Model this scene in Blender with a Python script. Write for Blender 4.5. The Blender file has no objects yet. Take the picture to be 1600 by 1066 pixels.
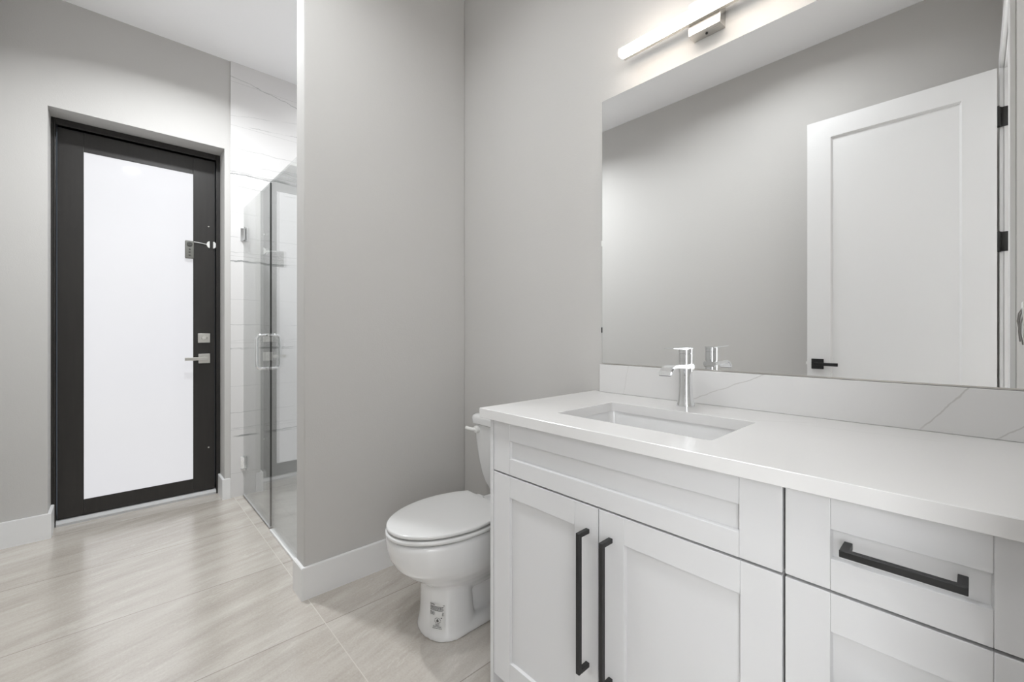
import bpy, bmesh, math, random
from mathutils import Vector, Matrix
from mathutils.bvhtree import BVHTree

S = bpy.context.scene
COL = S.collection
rad = math.radians

# ------------------------------------------------------------------ camera
cam_d = bpy.data.cameras.new('camera')
cam = bpy.data.objects.new('camera', cam_d)
COL.objects.link(cam)
cam.location = (0.0, -1.464, 1.154)
cam.rotation_euler = (rad(90), 0, rad(47.18))
cam_d.sensor_width = 36.0
cam_d.lens = 670.0 / 1600.0 * 36.0
cam_d.shift_y = -13.0 / 1600.0
cam_d.clip_start = 0.02
S.camera = cam

# ------------------------------------------------------------------ world, exposure
world = bpy.data.worlds.new('sky')
S.world = world
world.use_nodes = True
wn = world.node_tree.nodes
wn['Background'].inputs[0].default_value = (0.75, 0.85, 1.0, 1)
wn['Background'].inputs[1].default_value = 0.6
S.view_settings.view_transform = 'Standard'
S.view_settings.look = 'None'
S.view_settings.gamma = 1.0
S.view_settings.use_curve_mapping = False
S.view_settings.exposure = 0.0
cy = S.cycles
cy.max_bounces = 14
cy.diffuse_bounces = 8
cy.glossy_bounces = 8
cy.transmission_bounces = 8
cy.transparent_max_bounces = 12
cy.sample_clamp_indirect = 6.0
cy.use_denoising = True

# lamp brightness (radiance of the lit surfaces)
P_DOWN = 13.5         # watts of each recessed ceiling lamp
L_BAR = 18.0          # vanity bar
L_PANE = 0.55        # daylight in the frosted door glass
L_HALL_FILL = 2.7          # added fill panel in the hall, unseen, shining in through the doorway
L_END_FILL = 9.0      # brighter added fill panel, unseen, at the end of the hall

# ------------------------------------------------------------------ node helpers
class NT:
    def __init__(self, name):
        self.m = bpy.data.materials.new(name)
        self.m.use_nodes = True
        self.t = self.m.node_tree
        self.n = self.t.nodes
        self.b = self.n['Principled BSDF']
    def new(self, kind, **kw):
        nd = self.n.new(kind)
        for k, v in kw.items():
            setattr(nd, k, v)
        return nd
    def link(self, a, b):
        self.t.links.new(a, b)
    def put(self, sock, v):
        if isinstance(v, bpy.types.NodeSocket):
            self.link(v, sock)
        else:
            sock.default_value = v
    def math(self, op, a, b=None, c=None):
        nd = self.new('ShaderNodeMath', operation=op)
        self.put(nd.inputs[0], a)
        if b is not None:
            self.put(nd.inputs[1], b)
        if c is not None:
            self.put(nd.inputs[2], c)
        return nd.outputs[0]
    def mix(self, fac, a, b):
        nd = self.new('ShaderNodeMix', data_type='RGBA')
        self.put(nd.inputs['Factor'], fac)
        self.put(nd.inputs[6], a)
        self.put(nd.inputs[7], b)
        return nd.outputs[2]
    def smooth(self, v, a, b, lo=0.0, hi=1.0):
        nd = self.new('ShaderNodeMapRange', interpolation_type='SMOOTHSTEP')
        self.put(nd.inputs[0], v)
        for i, x in zip((1, 2, 3, 4), (a, b, lo, hi)):
            self.put(nd.inputs[i], x)
        return nd.outputs[0]
    def pos(self):
        return self.new('ShaderNodeNewGeometry').outputs['Position']
    def sep(self, v):
        nd = self.new('ShaderNodeSeparateXYZ')
        self.link(v, nd.inputs[0])
        return nd.outputs
    def comb(self, x, y, z):
        nd = self.new('ShaderNodeCombineXYZ')
        for i, v in enumerate((x, y, z)):
            self.put(nd.inputs[i], v)
        return nd.outputs[0]
    def noise(self, vec, scale, detail=3, rough=0.5):
        nd = self.new('ShaderNodeTexNoise')
        self.link(vec, nd.inputs['Vector'])
        nd.inputs['Scale'].default_value = scale
        nd.inputs['Detail'].default_value = detail
        nd.inputs['Roughness'].default_value = rough
        return nd.outputs[0]
    def bump(self, h, strength, dist=0.001):
        nd = self.new('ShaderNodeBump')
        nd.inputs['Strength'].default_value = strength
        nd.inputs['Distance'].default_value = dist
        self.link(h, nd.inputs['Height'])
        self.link(nd.outputs[0], self.b.inputs['Normal'])
    def set(self, color=None, rough=None, metal=None, spec=None, coat=None, emit=None, estr=None):
        for k, v in (('Base Color', color), ('Roughness', rough), ('Metallic', metal),
                     ('Specular IOR Level', spec), ('Coat Weight', coat),
                     ('Emission Color', emit), ('Emission Strength', estr)):
            if v is not None:
                if isinstance(v, tuple) and len(v) == 3:
                    v = v + (1,)
                self.put(self.b.inputs[k], v)
        return self.m

def flat(name, color, rough, metal=0.0, spec=None, coat=None):
    """plain finish with a faint procedural unevenness in its gloss"""
    t = NT(name)
    tc = t.new('ShaderNodeTexCoord').outputs['Object']
    n = t.noise(tc, 14.0, 2)
    r = t.math('MULTIPLY_ADD', n, rough * 0.25, rough * 0.875)
    return t.set(color, r, metal, spec, coat)

# ------------------------------------------------------------------ materials
def mat_paint(name, color, bump=0.35):
    t = NT(name)
    p = t.pos()
    h = t.noise(p, 170.0, 3, 0.6)
    h2 = t.noise(p, 55.0, 2, 0.5)
    t.bump(t.math('ADD', h, t.math('MULTIPLY', h2, 0.6)), bump, 0.0012)
    return t.set(color, 0.75, spec=0.25)

def vein_field(t, u, v, veins, warp):
    """darkness of a set of vein lines; veins = (u0,v0,u1,v1,width,dark)"""
    total = None
    for (u0, v0, u1, v1, w, dk) in veins:
        L = math.hypot(u1 - u0, v1 - v0)
        tx, ty = (u1 - u0) / L, (v1 - v0) / L
        du = t.math('SUBTRACT', u, u0)
        dv = t.math('SUBTRACT', v, v0)
        s = t.math('ADD', t.math('MULTIPLY', du, tx), t.math('MULTIPLY', dv, ty))
        d = t.math('ADD', t.math('MULTIPLY', du, -ty), t.math('MULTIPLY', dv, tx))
        d = t.math('ABSOLUTE', t.math('ADD', d, warp))
        a = t.smooth(d, w * 0.3, w, dk, 0.0)
        e = t.math('MULTIPLY', t.smooth(s, -0.02, 0.02), t.smooth(s, L - 0.02, L + 0.02, 1.0, 0.0))
        a = t.math('MULTIPLY', a, e)
        total = a if total is None else t.math('MAXIMUM', total, a)
    return total

def mat_quartz():
    t = NT('white_quartz')
    x, y, z = t.sep(t.pos())
    p = t.pos()
    w = t.math('MULTIPLY', t.math('SUBTRACT', t.noise(p, 9.0, 4, 0.6), 0.5), 0.03)
    up = [(-0.66, 0.920, -0.36, 1.062, 0.0022, 0.42), (-0.93, 0.915, -0.897, 1.05, 0.0020, 0.25),
          (-0.087, 0.920, 0.012, 1.055, 0.0022, 0.42), (0.03, 0.915, 0.09, 0.972, 0.0022, 0.42)]
    vb = vein_field(t, x, z, up, w)
    onback = t.math('GREATER_THAN', z, 0.9152)
    vb = t.math('MULTIPLY', vb, onback)
    top = [(-0.42, -0.19, -0.30, -0.115, 0.003, 0.22), (-0.36, -0.155, -0.05, -0.135, 0.0025, 0.16),
           (-0.80, -0.60, -0.74, -0.56, 0.003, 0.14), (-0.80, -0.10, -0.50, -0.165, 0.003, 0.09),
           (-0.98, -0.38, -0.86, -0.30, 0.003, 0.08)]
    vt = t.math('MULTIPLY', vein_field(t, x, y, top, w), t.math('LESS_THAN', z, 0.9152))
    f = t.math('MAXIMUM', vb, vt)
    blot = t.math('MULTIPLY', t.noise(p, 5.0, 4), 0.05)
    f = t.math('ADD', f, blot)
    return t.set(t.mix(f, (0.68, 0.675, 0.67, 1), (0.36, 0.34, 0.32, 1)), 0.22, spec=0.5)

def mat_marble(name, axis):
    """large white wall tile with grey veining, joints every 0.305 m"""
    t = NT(name)
    x, y, z = t.sep(t.pos())
    p = t.pos()
    u = y if axis == 'y' else x
    w = t.math('MULTIPLY', t.math('SUBTRACT', t.noise(p, 7.0, 5, 0.65), 0.5), 0.045)
    jz = t.math('FRACT', t.math('DIVIDE', t.math('ADD', z, 0.29), 0.305))
    joint = t.math('LESS_THAN', t.math('ABSOLUTE', t.math('SUBTRACT', jz, 0.5)), 0.004)
    veins = []
    for k, dz in enumerate((0.0, 0.615, 1.23, 1.86)):
        o = (0.0, 0.0, 0.0, -0.02)[k]
        veins += [(-2.6, 0.40 + dz + o, 1.0, 0.455 + dz + o, 0.006, 0.75),
                  (-2.6, 0.435 + dz, 1.0, 0.41 + dz, 0.0045, 0.55),
                  (-2.6, 0.47 + dz, 1.0, 0.50 + dz, 0.003, 0.3),
                  (-2.6, 0.585 + dz, 1.0, 0.60 + dz, 0.003, 0.35)]
    veins += [(-0.88, 2.665, -0.2, 2.80, 0.003, 0.25), (-0.75, 2.62, -0.2, 2.66, 0.004, 0.35),
              (-0.90, 2.96, -0.2, 2.82, 0.0035, 0.55), (-0.87, 2.178, -0.2, 2.19, 0.003, 0.4)]
    f = vein_field(t, u, z, veins, w)
    br = t.smooth(t.noise(p, 6.0, 3), 0.34, 0.54)
    f = t.math('MULTIPLY', f, br)
    f = t.math('MAXIMUM', f, t.math('MULTIPLY', joint, 0.28))
    return t.set(t.mix(f, (0.68, 0.67, 0.665, 1), (0.16, 0.175, 0.17, 1)), 0.22, spec=0.4)

def mat_floor():
    t = NT('beige_stone_tile')
    p = t.pos()
    x, y, z = t.sep(p)
    fx = t.math('DIVIDE', t.math('ADD', x, 1.752), 0.597)
    fy = t.math('DIVIDE', t.math('ADD', y, 0.85), 1.2)
    ix = t.math('FLOOR', fx)
    iy = t.math('FLOOR', fy)
    gx = t.math('ABSOLUTE', t.math('SUBTRACT', t.math('FRACT', fx), 0.5))
    gy = t.math('ABSOLUTE', t.math('SUBTRACT', t.math('FRACT', fy), 0.5))
    jx = t.math('GREATER_THAN', gx, 0.5 - 0.0018 / 0.597)
    jy = t.math('GREATER_THAN', gy, 0.5 - 0.0016 / 1.2)
    off = t.math('ADD', t.math('MULTIPLY', ix, 7.31), t.math('MULTIPLY', iy, 13.7))
    # streaks run along the long side of each tile
    sx = t.math('ADD', t.math('MULTIPLY', x, 9.0), t.math('MULTIPLY', y, 2.6))
    vec = t.comb(t.math('ADD', sx, off), t.math('MULTIPLY', y, 1.25), t.math('MULTIPLY', off, 0.37))
    n1 = t.noise(vec, 1.0, 5, 0.62)
    vec2 = t.comb(t.math('ADD', t.math('ADD', t.math('MULTIPLY', x, 34.0), t.math('MULTIPLY', y, 5.0)), off), t.math('MULTIPLY', y, 4.5), off)
    n2 = t.noise(vec2, 1.0, 5, 0.7)
    n3 = t.noise(p, 130.0, 3, 0.7)
    f = t.math('ADD', t.math('MULTIPLY', t.math('SUBTRACT', n1, 0.5), 1.15),
               t.math('MULTIPLY', t.math('SUBTRACT', n2, 0.5), 0.42))
    f = t.math('ADD', f, t.math('MULTIPLY', t.math('SUBTRACT', n3, 0.5), 0.45))
    rnd = t.new('ShaderNodeTexWhiteNoise', noise_dimensions='2D')
    t.link(t.comb(ix, iy, 0.0), rnd.inputs['Vector'])
    f = t.math('ADD', f, t.math('MULTIPLY', t.math('SUBTRACT', rnd.outputs[0], 0.5), 0.12))
    f = t.math('ADD', f, 0.5)
    cr = t.new('ShaderNodeValToRGB')
    e = cr.color_ramp.elements
    e[0].position, e[0].color = 0.05, (0.335, 0.302, 0.262, 1)
    e[1].position, e[1].color = 0.95, (0.63, 0.60, 0.56, 1)
    m = e.new(0.5)
    m.color = (0.495, 0.458, 0.412, 1)
    t.link(f, cr.inputs[0])
    # sparse pale veins
    vv = t.comb(t.math('ADD', t.math('MULTIPLY', x, 5.0), t.math('ADD', off, t.math('MULTIPLY', y, 3.2))), t.math('MULTIPLY', y, 1.7), off)
    ridge = t.math('ABSOLUTE', t.math('SUBTRACT', t.noise(vv, 1.0, 6, 0.6), 0.5))
    pv = t.math('MULTIPLY', t.smooth(ridge, 0.0, 0.012, 0.22, 0.0), t.smooth(n2, 0.45, 0.62))
    c = t.mix(pv, cr.outputs[0], (0.76, 0.73, 0.68, 1))
    c = t.mix(t.math('MULTIPLY', jx, 0.75), c, (0.25, 0.22, 0.19, 1))
    c = t.mix(t.math('MULTIPLY', jy, 0.9), c, (0.62, 0.585, 0.535, 1))
    t.bump(t.math('ADD', n3, t.math('MULTIPLY', n2, 0.7)), 0.12, 0.001)
    t.b.inputs['IOR'].default_value = 1.85
    return t.set(c, t.math('MULTIPLY_ADD', n2, 0.05, 0.18), spec=0.95)

def mat_shower_floor():
    t = NT('grey_shower_tile')
    p = t.pos()
    x, y, z = t.sep(p)
    gx = t.math('ABSOLUTE', t.math('SUBTRACT', t.math('FRACT', t.math('DIVIDE', t.math('ADD', x, 0.1), 0.30)), 0.5))
    gy = t.math('ABSOLUTE', t.math('SUBTRACT', t.math('FRACT', t.math('DIVIDE', t.math('ADD', y, 0.05), 0.30)), 0.5))
    g = t.math('GREATER_THAN', t.math('MAXIMUM', gx, gy), 0.493)
    n = t.noise(p, 12.0, 6, 0.7)
    c = t.mix(n, (0.46, 0.45, 0.44, 1), (0.70, 0.69, 0.68, 1))
    c = t.mix(t.math('MULTIPLY', g, 0.6), c, (0.42, 0.41, 0.40, 1))
    return t.set(c, 0.4)

def mat_black_wood():
    t = NT('black_painted_wood')
    tc = t.new('ShaderNodeTexCoord').outputs['Object']
    x, y, z = t.sep(tc)
    n = t.noise(t.comb(t.math('MULTIPLY', x, 60.0), t.math('MULTIPLY', y, 60.0), t.math('MULTIPLY', z, 3.0)), 1.0, 4, 0.6)
    c = t.mix(n, (0.012, 0.011, 0.010, 1), (0.026, 0.023, 0.021, 1))
    t.bump(n, 0.15, 0.001)
    return t.set(c, 0.38, spec=0.5)

def mat_frosted():
    t = NT('frosted_daylit_glass')
    x, y, z = t.sep(t.pos())
    g = t.smooth(z, 0.1, 2.3, 0.0, 1.0)
    c = t.mix(t.noise(t.pos(), 1.2, 2), (0.94, 0.94, 1.0, 1), (0.99, 0.99, 1.0, 1))
    return t.set((0.30, 0.30, 0.31), 0.04, spec=0.5, emit=c, estr=L_PANE)

def mat_clear_glass():
    t = NT('clear_glass')
    geo = t.new('ShaderNodeNewGeometry')
    dot = t.new('ShaderNodeVectorMath', operation='DOT_PRODUCT')
    t.link(geo.outputs['Normal'], dot.inputs[0])
    t.link(geo.outputs['Incoming'], dot.inputs[1])
    c = t.math('ABSOLUTE', dot.outputs['Value'])
    f = t.math('POWER', t.math('SUBTRACT', 1.0, c), 5.0)
    f = t.math('MULTIPLY_ADD', f, 0.96, 0.04)
    tr = t.new('ShaderNodeBsdfTransparent')
    tr.inputs[0].default_value = (0.955, 0.965, 0.96, 1)
    gl = t.new('ShaderNodeBsdfGlossy')
    gl.inputs['Roughness'].default_value = 0.0
    mx = t.new('ShaderNodeMixShader')
    t.link(f, mx.inputs[0])
    t.link(tr.outputs[0], mx.inputs[1])
    t.link(gl.outputs[0], mx.inputs[2])
    t.link(mx.outputs[0], t.n['Material Output'].inputs['Surface'])
    return t.m

def mat_emit(name, color, strength, base=(0.8, 0.8, 0.8)):
    t = NT(name)
    return t.set(base, 0.3, emit=color, estr=strength)

def mat_brushed(name, color, rough, axis):
    t = NT(name)
    tc = t.new('ShaderNodeTexCoord').outputs['Object']
    x, y, z = t.sep(tc)
    k = [400.0, 400.0, 400.0]
    k['xyz'.index(axis)] = 8.0
    n = t.noise(t.comb(t.math('MULTIPLY', x, k[0]), t.math('MULTIPLY', y, k[1]), t.math('MULTIPLY', z, k[2])), 1.0, 2)
    return t.set(color, t.math('MULTIPLY_ADD', n, 0.14, rough - 0.07), 1.0)

M = dict(
    paint=mat_paint('warm_grey_wall_paint', (0.545, 0.535, 0.52)),
    ceiling=mat_paint('white_ceiling_paint', (0.94, 0.94, 0.95), 0.2),
    trim=flat('white_trim_paint', (0.77, 0.77, 0.77), 0.38),
    cabinet=flat('white_cabinet_paint', (0.62, 0.62, 0.625), 0.34),
    carcass=flat('cabinet_inner_white', (0.55, 0.55, 0.55), 0.6),
    quartz=mat_quartz(),
    marble_y=mat_marble('veined_wall_tile', 'y'),
    marble_x=mat_marble('veined_back_wall_tile', 'x'),
    floor=mat_floor(), showerfloor=mat_shower_floor(),
    black=mat_black_wood(),
    blackmetal=flat('matte_black_metal', (0.010, 0.010, 0.010), 0.42),
    frosted=mat_frosted(), glass=mat_clear_glass(),
    porcelain=flat('white_porcelain', (0.72, 0.72, 0.72), 0.09, coat=0.3),
    seat=flat('white_seat_plastic', (0.65, 0.65, 0.645), 0.16),
    chrome=flat('polished_chrome', (0.82, 0.83, 0.84), 0.07, 1.0),
    nickel=mat_brushed('brushed_nickel', (0.62, 0.60, 0.57), 0.30, 'x'),
    satin=mat_brushed('satin_nickel', (0.66, 0.65, 0.62), 0.33, 'y'),
    alu=flat('pale_aluminium', (0.48, 0.48, 0.48), 0.6, 0.1),
    mirror=NT('mirror_silver').set((0.93, 0.935, 0.935), 0.0, 1.0),
    mirroredge=flat('mirror_edge', (0.20, 0.22, 0.21), 0.3),
    bar=mat_emit('lit_bar_diffuser', (1.0, 0.90, 0.80), L_BAR),
    lens=mat_emit('lit_ceiling_lens', (0.955, 0.98, 1.0), 12.0),
    endfill=mat_emit('end_fill_glow', (0.955, 0.98, 1.0), L_END_FILL),
    hallfill=mat_emit('hall_fill_glow', (0.955, 0.98, 1.0), L_HALL_FILL),
    alarm=flat('grey_alarm_plastic', (0.17, 0.17, 0.155), 0.45),
    alarmdark=flat('dark_alarm_plastic', (0.07, 0.07, 0.065), 0.45),
    whiteplastic=flat('white_plastic', (0.76, 0.76, 0.74), 0.4),
    film=flat('label_film', (0.66, 0.66, 0.65), 0.35),
    ink=flat('label_ink', (0.10, 0.10, 0.10), 0.6),
    dark=flat('dark_opening', (0.02, 0.02, 0.02), 0.5),
    wire=flat('grey_wire_sheath', (0.22, 0.21, 0.20), 0.5),
    rubber=flat('dark_seal', (0.05, 0.05, 0.05), 0.5),
)

# ------------------------------------------------------------------ mesh helpers
def merge(dst, src):
    me = bpy.data.meshes.new('tmp')
    src.to_mesh(me)
    src.free()
    dst.from_mesh(me)
    bpy.data.meshes.remove(me)

def box(bm, x0, x1, y0, y1, z0, z1, bev=0.0, seg=2):
    b = bmesh.new()
    bmesh.ops.create_cube(b, size=1.0)
    x0, x1 = sorted((x0, x1)); y0, y1 = sorted((y0, y1)); z0, z1 = sorted((z0, z1))
    for v in b.verts:
        v.co = Vector(((x0 + x1) / 2 + v.co.x * (x1 - x0), (y0 + y1) / 2 + v.co.y * (y1 - y0),
                       (z0 + z1) / 2 + v.co.z * (z1 - z0)))
    if bev > 0:
        bmesh.ops.bevel(b, geom=b.edges[:], offset=bev, segments=seg, profile=0.5, affect='EDGES')
    merge(bm, b)
    return bm

def B(*a, **k):
    return box(bmesh.new(), *a, **k)

def ring_loft(bm, rings, cap0=True, cap1=True):
    rows = [[bm.verts.new(p) for p in r] for r in rings]
    n = len(rows[0])
    for a, b in zip(rows, rows[1:]):
        for i in range(n):
            bm.faces.new((a[i], a[(i + 1) % n], b[(i + 1) % n], b[i]))
    if cap0:
        bm.faces.new(rows[0][::-1])
    if cap1:
        bm.faces.new(rows[-1])
    bmesh.ops.recalc_face_normals(bm, faces=bm.faces[:])
    return bm

def lathe(bm, prof, origin, axis='z', n=32):
    """prof = (radius, height) along the axis from origin"""
    o = Vector(origin)
    ax = {'x': Vector((1, 0, 0)), 'y': Vector((0, 1, 0)), 'z': Vector((0, 0, 1))}[axis]
    e1 = {'x': Vector((0, 1, 0)), 'y': Vector((0, 0, 1)), 'z': Vector((1, 0, 0))}[axis]
    e2 = ax.cross(e1)
    b = bmesh.new()
    rings = []
    for r, h in prof:
        r = max(r, 0.0002)
        rings.append([o + ax * h + e1 * (r * math.cos(2 * math.pi * i / n)) + e2 * (r * math.sin(2 * math.pi * i / n)) for i in range(n)])
    ring_loft(b, rings)
    merge(bm, b)
    return bm

def tube(bm, pts, r, n=12, closed=False):
    pts = [Vector(p) for p in pts]
    b = bmesh.new()
    rings = []
    N = len(pts)
    ref = None
    for i, p in enumerate(pts):
        if closed:
            t = pts[(i + 1) % N] - pts[i - 1]
        else:
            t = pts[min(i + 1, N - 1)] - pts[max(i - 1, 0)]
        t.normalize()
        if ref is None:
            ref = Vector((0, 0, 1)) if abs(t.z) < 0.9 else Vector((1, 0, 0))
        a = (ref - t * ref.dot(t)).normalized()
        ref = a
        c = t.cross(a)
        rings.append([p + a * (r * math.cos(2 * math.pi * k / n)) + c * (r * math.sin(2 * math.pi * k / n)) for k in range(n)])
    if closed:
        rings.append(rings[0])
        ring_loft(b, rings, False, False)
        bmesh.ops.remove_doubles(b, verts=b.verts[:], dist=1e-6)
    else:
        ring_loft(b, rings)
    merge(bm, b)
    return bm

def prism(bm, poly, plane, a, b_):
    """extrude a 2-D polygon; plane 'yz' along x, 'xz' along y, 'xy' along z"""
    f = {'yz': lambda p, t: (t, p[0], p[1]), 'xz': lambda p, t: (p[0], t, p[1]), 'xy': lambda p, t: (p[0], p[1], t)}[plane]
    t = bmesh.new()
    ring_loft(t, [[Vector(f(p, a)) for p in poly], [Vector(f(p, b_)) for p in poly]])
    merge(bm, t)
    return bm

def world_of(o):
    v = Vector((0, 0, 0))
    while o is not None:
        v += o.location
        o = o.parent
    return v

def obj(name, bm, m, parent=None, smooth=20, origin=None, label=None):
    off = world_of(parent) if parent else Vector((0, 0, 0))
    if origin is not None and parent is None:
        off = Vector(origin)
    if off.length > 0:
        bmesh.ops.translate(bm, verts=bm.verts[:], vec=-off)
    me = bpy.data.meshes.new(name)
    bm.to_mesh(me)
    bm.free()
    if smooth:
        me.shade_smooth()
        me.set_sharp_from_angle(angle=rad(smooth))
    me.materials.append(m)
    o = bpy.data.objects.new(name, me)
    COL.objects.link(o)
    if parent:
        o.parent = parent
    elif origin is not None:
        o.location = off
    if label:
        o['label'] = label
    return o

def thing(name, label, cat, loc, group=None, kind=None):
    o = bpy.data.objects.new(name, None)
    o.empty_display_size = 0.05
    COL.objects.link(o)
    o.location = loc
    return tag(o, label, cat, group, kind)

def tag(o, label, cat, group=None, kind=None):
    o['label'] = label
    o['category'] = cat
    if group:
        o['group'] = group
    if kind:
        o['kind'] = kind
    return o

def struct(name, bm, m, label, cat, smooth=20):
    return tag(obj(name, bm, m, smooth=smooth), label, cat, kind='structure')

# ------------------------------------------------------------------ dimensions
XW, XE = -3.536, 0.098         # wall with the black door, wall with the doorway
YS = -1.932                    # wall opposite the mirror
H = 3.05
XP, XPB, YP = -1.975, -2.08, -0.862   # partition: toilet face, shower face, free end
YG = -0.79                    # shower glass line

# ------------------------------------------------------------------ room shell
struct('floor', B(-3.95, 1.9, -3.6, 0.12, -0.06, 0.0), M['floor'], 'beige stone-look tile floor of the bathroom', 'floor', 0)
struct('ceiling', B(-3.95, 1.9, -3.6, 0.12, H, H + 0.08), M['ceiling'], 'smooth white ceiling above the grey walls', 'ceiling', 0)

def bevel_box_edges(bm, r):
    return bm
b = bmesh.new()
OY0, OY1, OZ = -1.740, -0.905, 2.43
box(b, -3.84, XW, YS - 0.12, OY0, 0, H)
box(b, -3.84, XW, OY1, 0.12, 0, H)
box(b, -3.84, XW, OY0, OY1, OZ, H)
struct('wall_west', b, M['paint'], 'light grey painted wall around the recessed black door', 'wall', 0)
struct('wall_north', B(XW, XE + 0.12, 0, 0.12, 0, H), M['paint'], 'grey painted wall carrying the mirror, behind toilet and vanity', 'wall', 0)
b = B(XPB, XP, YP, 0, 0, H, bev=0.006, seg=2)
struct('wall_partition', b, M['paint'], 'grey partition wall between the shower and the toilet', 'wall')
struct('wall_south', B(XW, XE + 0.12, YS - 0.12, YS, 0, H), M['paint'], 'grey painted wall seen in the mirror behind the open white door', 'wall', 0)
DY0, DY1, DZ = -1.735, -0.92, 2.45
b = bmesh.new()
box(b, XE, XE + 0.12, YS, DY0, 0, H)
box(b, XE, XE + 0.12, DY1, 0, 0, H)
box(b, XE, XE + 0.12, DY0, DY1, DZ, H)
struct('wall_east', b, M['paint'], 'grey side wall with the doorway, at the right end of the vanity', 'wall', 0)

# shower tile
b = B(XW, XW + 0.010, -0.871, 0, 0, H)
struct('wall_shower_west', b, M['marble_y'], 'white veined tile on the shower wall beside the black door', 'tiled wall', 0)
struct('wall_shower_north', B(XW + 0.010, XPB - 0.01, -0.010, 0.0, 0, H), M['marble_x'], 'white veined tile on the rear shower wall', 'tiled wall', 0)
struct('wall_shower_east', B(XPB - 0.010, XPB, YP + 0.06, 0, 0, H), M['marble_y'], 'white veined tile on the shower side of the partition', 'tiled wall', 0)
struct('floor_shower', B(XW + 0.010, XPB - 0.010, YG + 0.012, -0.010, -0.01, 0.003), M['showerfloor'], 'pale grey small tile floor inside the shower', 'floor', 0)
struct('trim_1', B(-2.785, XPB, YG - 0.014, YG + 0.012, 0, 0.012, bev=0.002), M['trim'], 'white stone strip on the floor under the fixed shower glass', 'threshold')

# baseboards
BH, BT = 0.140, 0.015
def bb(bm, x0, x1, y0, y1):
    box(bm, x0, x1, y0, y1, 0, BH, bev=0.003)
def bb_run(poly):
    b = prism(bmesh.new(), poly, 'xy', 0, BH)
    bmesh.ops.bevel(b, geom=[ed for ed in b.edges if ed.verts[0].co.z > BH - 1e-4 and ed.verts[1].co.z > BH - 1e-4], offset=0.0025, segments=2, affect='EDGES')
    return b
b = bb_run([(XW, YS), (XW + BT, YS), (XW + BT, OY0 + BT), (-3.6985, OY0 + BT), (-3.6985, OY0), (XW, OY0)])
struct('baseboard_west_left', b, M['trim'], 'white baseboard left of the black door, turning into its recess', 'baseboard')
b = bb_run([(XW, -0.872), (XW, OY1), (-3.6985, OY1), (-3.6985, OY1 - BT), (XW + BT, OY1 - BT), (XW + BT, -0.872)])
struct('baseboard_west_right', b, M['trim'], 'short white baseboard right of the black door next to the tile', 'baseboard')
b = bb_run([(XP, 0), (XP, YP), (XPB - 0.004, YP), (XPB - 0.004, YP - BT), (XP + BT, YP - BT), (XP + BT, 0)])
struct('baseboard_partition', b, M['trim'], 'white baseboard wrapping the partition wall beside the toilet', 'baseboard')
b = bmesh.new()
bb(b, XP + BT, -1.045, -BT, 0)
struct('baseboard_north', b, M['trim'], 'white baseboard along the wall behind the toilet', 'baseboard')
b = bmesh.new()
bb(b, XW + BT, XE, YS, YS + BT)
struct('baseboard_south', b, M['trim'], 'white baseboard along the wall opposite the mirror', 'baseboard')

# doorway lining and casing behind the camera (seen in the mirror)
b = bmesh.new()
box(b, XE, XE + 0.12, DY0, DY0 + 0.004, 0, DZ)
box(b, XE, XE + 0.12, DY1 - 0.004, DY1, 0, DZ)
box(b, XE, XE + 0.12, DY0 + 0.004, DY1 - 0.004, DZ - 0.004, DZ)
box(b, XE + 0.040, XE + 0.075, DY0, DY0 + 0.014, 0, DZ, bev=0.002)
box(b, XE + 0.040, XE + 0.075, DY1 - 0.014, DY1, 0, DZ, bev=0.002)
box(b, XE + 0.040, XE + 0.075, DY0, DY1, DZ - 0.014, DZ, bev=0.002)
struct('trim_2', b, M['trim'], 'white door jamb lining of the doorway beside the white door', 'door jamb')
b = bmesh.new()
CW = 0.085
box(b, XE - 0.016, XE, DY0 - CW, DY0 - 0.004, 0, DZ + CW, bev=0.003)
box(b, XE - 0.016, XE, DY1 + 0.004, DY1 + CW, 0, DZ + CW, bev=0.003)
box(b, XE - 0.016, XE, DY0 - 0.004, DY1 + 0.004, DZ + 0.004, DZ + CW, bev=0.003)
struct('trim_3', b, M['trim'], 'white flat casing framing the doorway beside the vanity', 'door casing')

# small hall behind the doorway
b = bmesh.new()
box(b, 1.8, 1.9, -3.6, 0.12, 0, H)
box(b, XE, 1.8, -3.6, -3.5, 0, H)
box(b, XE, XE + 0.12, -3.5, YS - 0.12, 0, H)
box(b, XE + 0.12, 1.8, 0.02, 0.12, 0, H)
struct('wall_hall', b, M['paint'], 'grey walls of the hall beyond the doorway', 'wall', 0)
def hall_fill_panel(name, label, along, u0, u1, at, dirn, m):
    """glowing fill panel added to a hall wall, built like a framed window; along = 'x' or 'y', dirn = side the wall lies on"""
    def bb2(bm, ua, ub, z0, z1, t0, t1, bev):
        if along == 'y':
            box(bm, at - dirn * t1, at - dirn * t0, ua, ub, z0, z1, bev=bev)
        else:
            box(bm, ua, ub, at - dirn * t1, at - dirn * t0, z0, z1, bev=bev)
    um = (u0 + u1) / 2
    wd = thing(name, label, 'window', (at, um, 0.35) if along == 'y' else (um, at, 0.35), kind='structure')
    b = bmesh.new()
    for (ua, ub, z0, z1) in ((u0, u0 + 0.06, 0.35, 2.75), (u1 - 0.06, u1, 0.35, 2.75), (u0 + 0.06, u1 - 0.06, 0.35, 0.41), (u0 + 0.06, u1 - 0.06, 2.69, 2.75)):
        bb2(b, ua, ub, z0, z1, 0.0, 0.04, 0.003)
    obj('fill_frame', b, M['trim'], wd)
    b = bmesh.new()
    bb2(b, u0 + 0.06, u1 - 0.06, 0.41, 2.69, 0.015, 0.025, 0)
    obj('fill_pane', b, m, wd, smooth=0)
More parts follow.
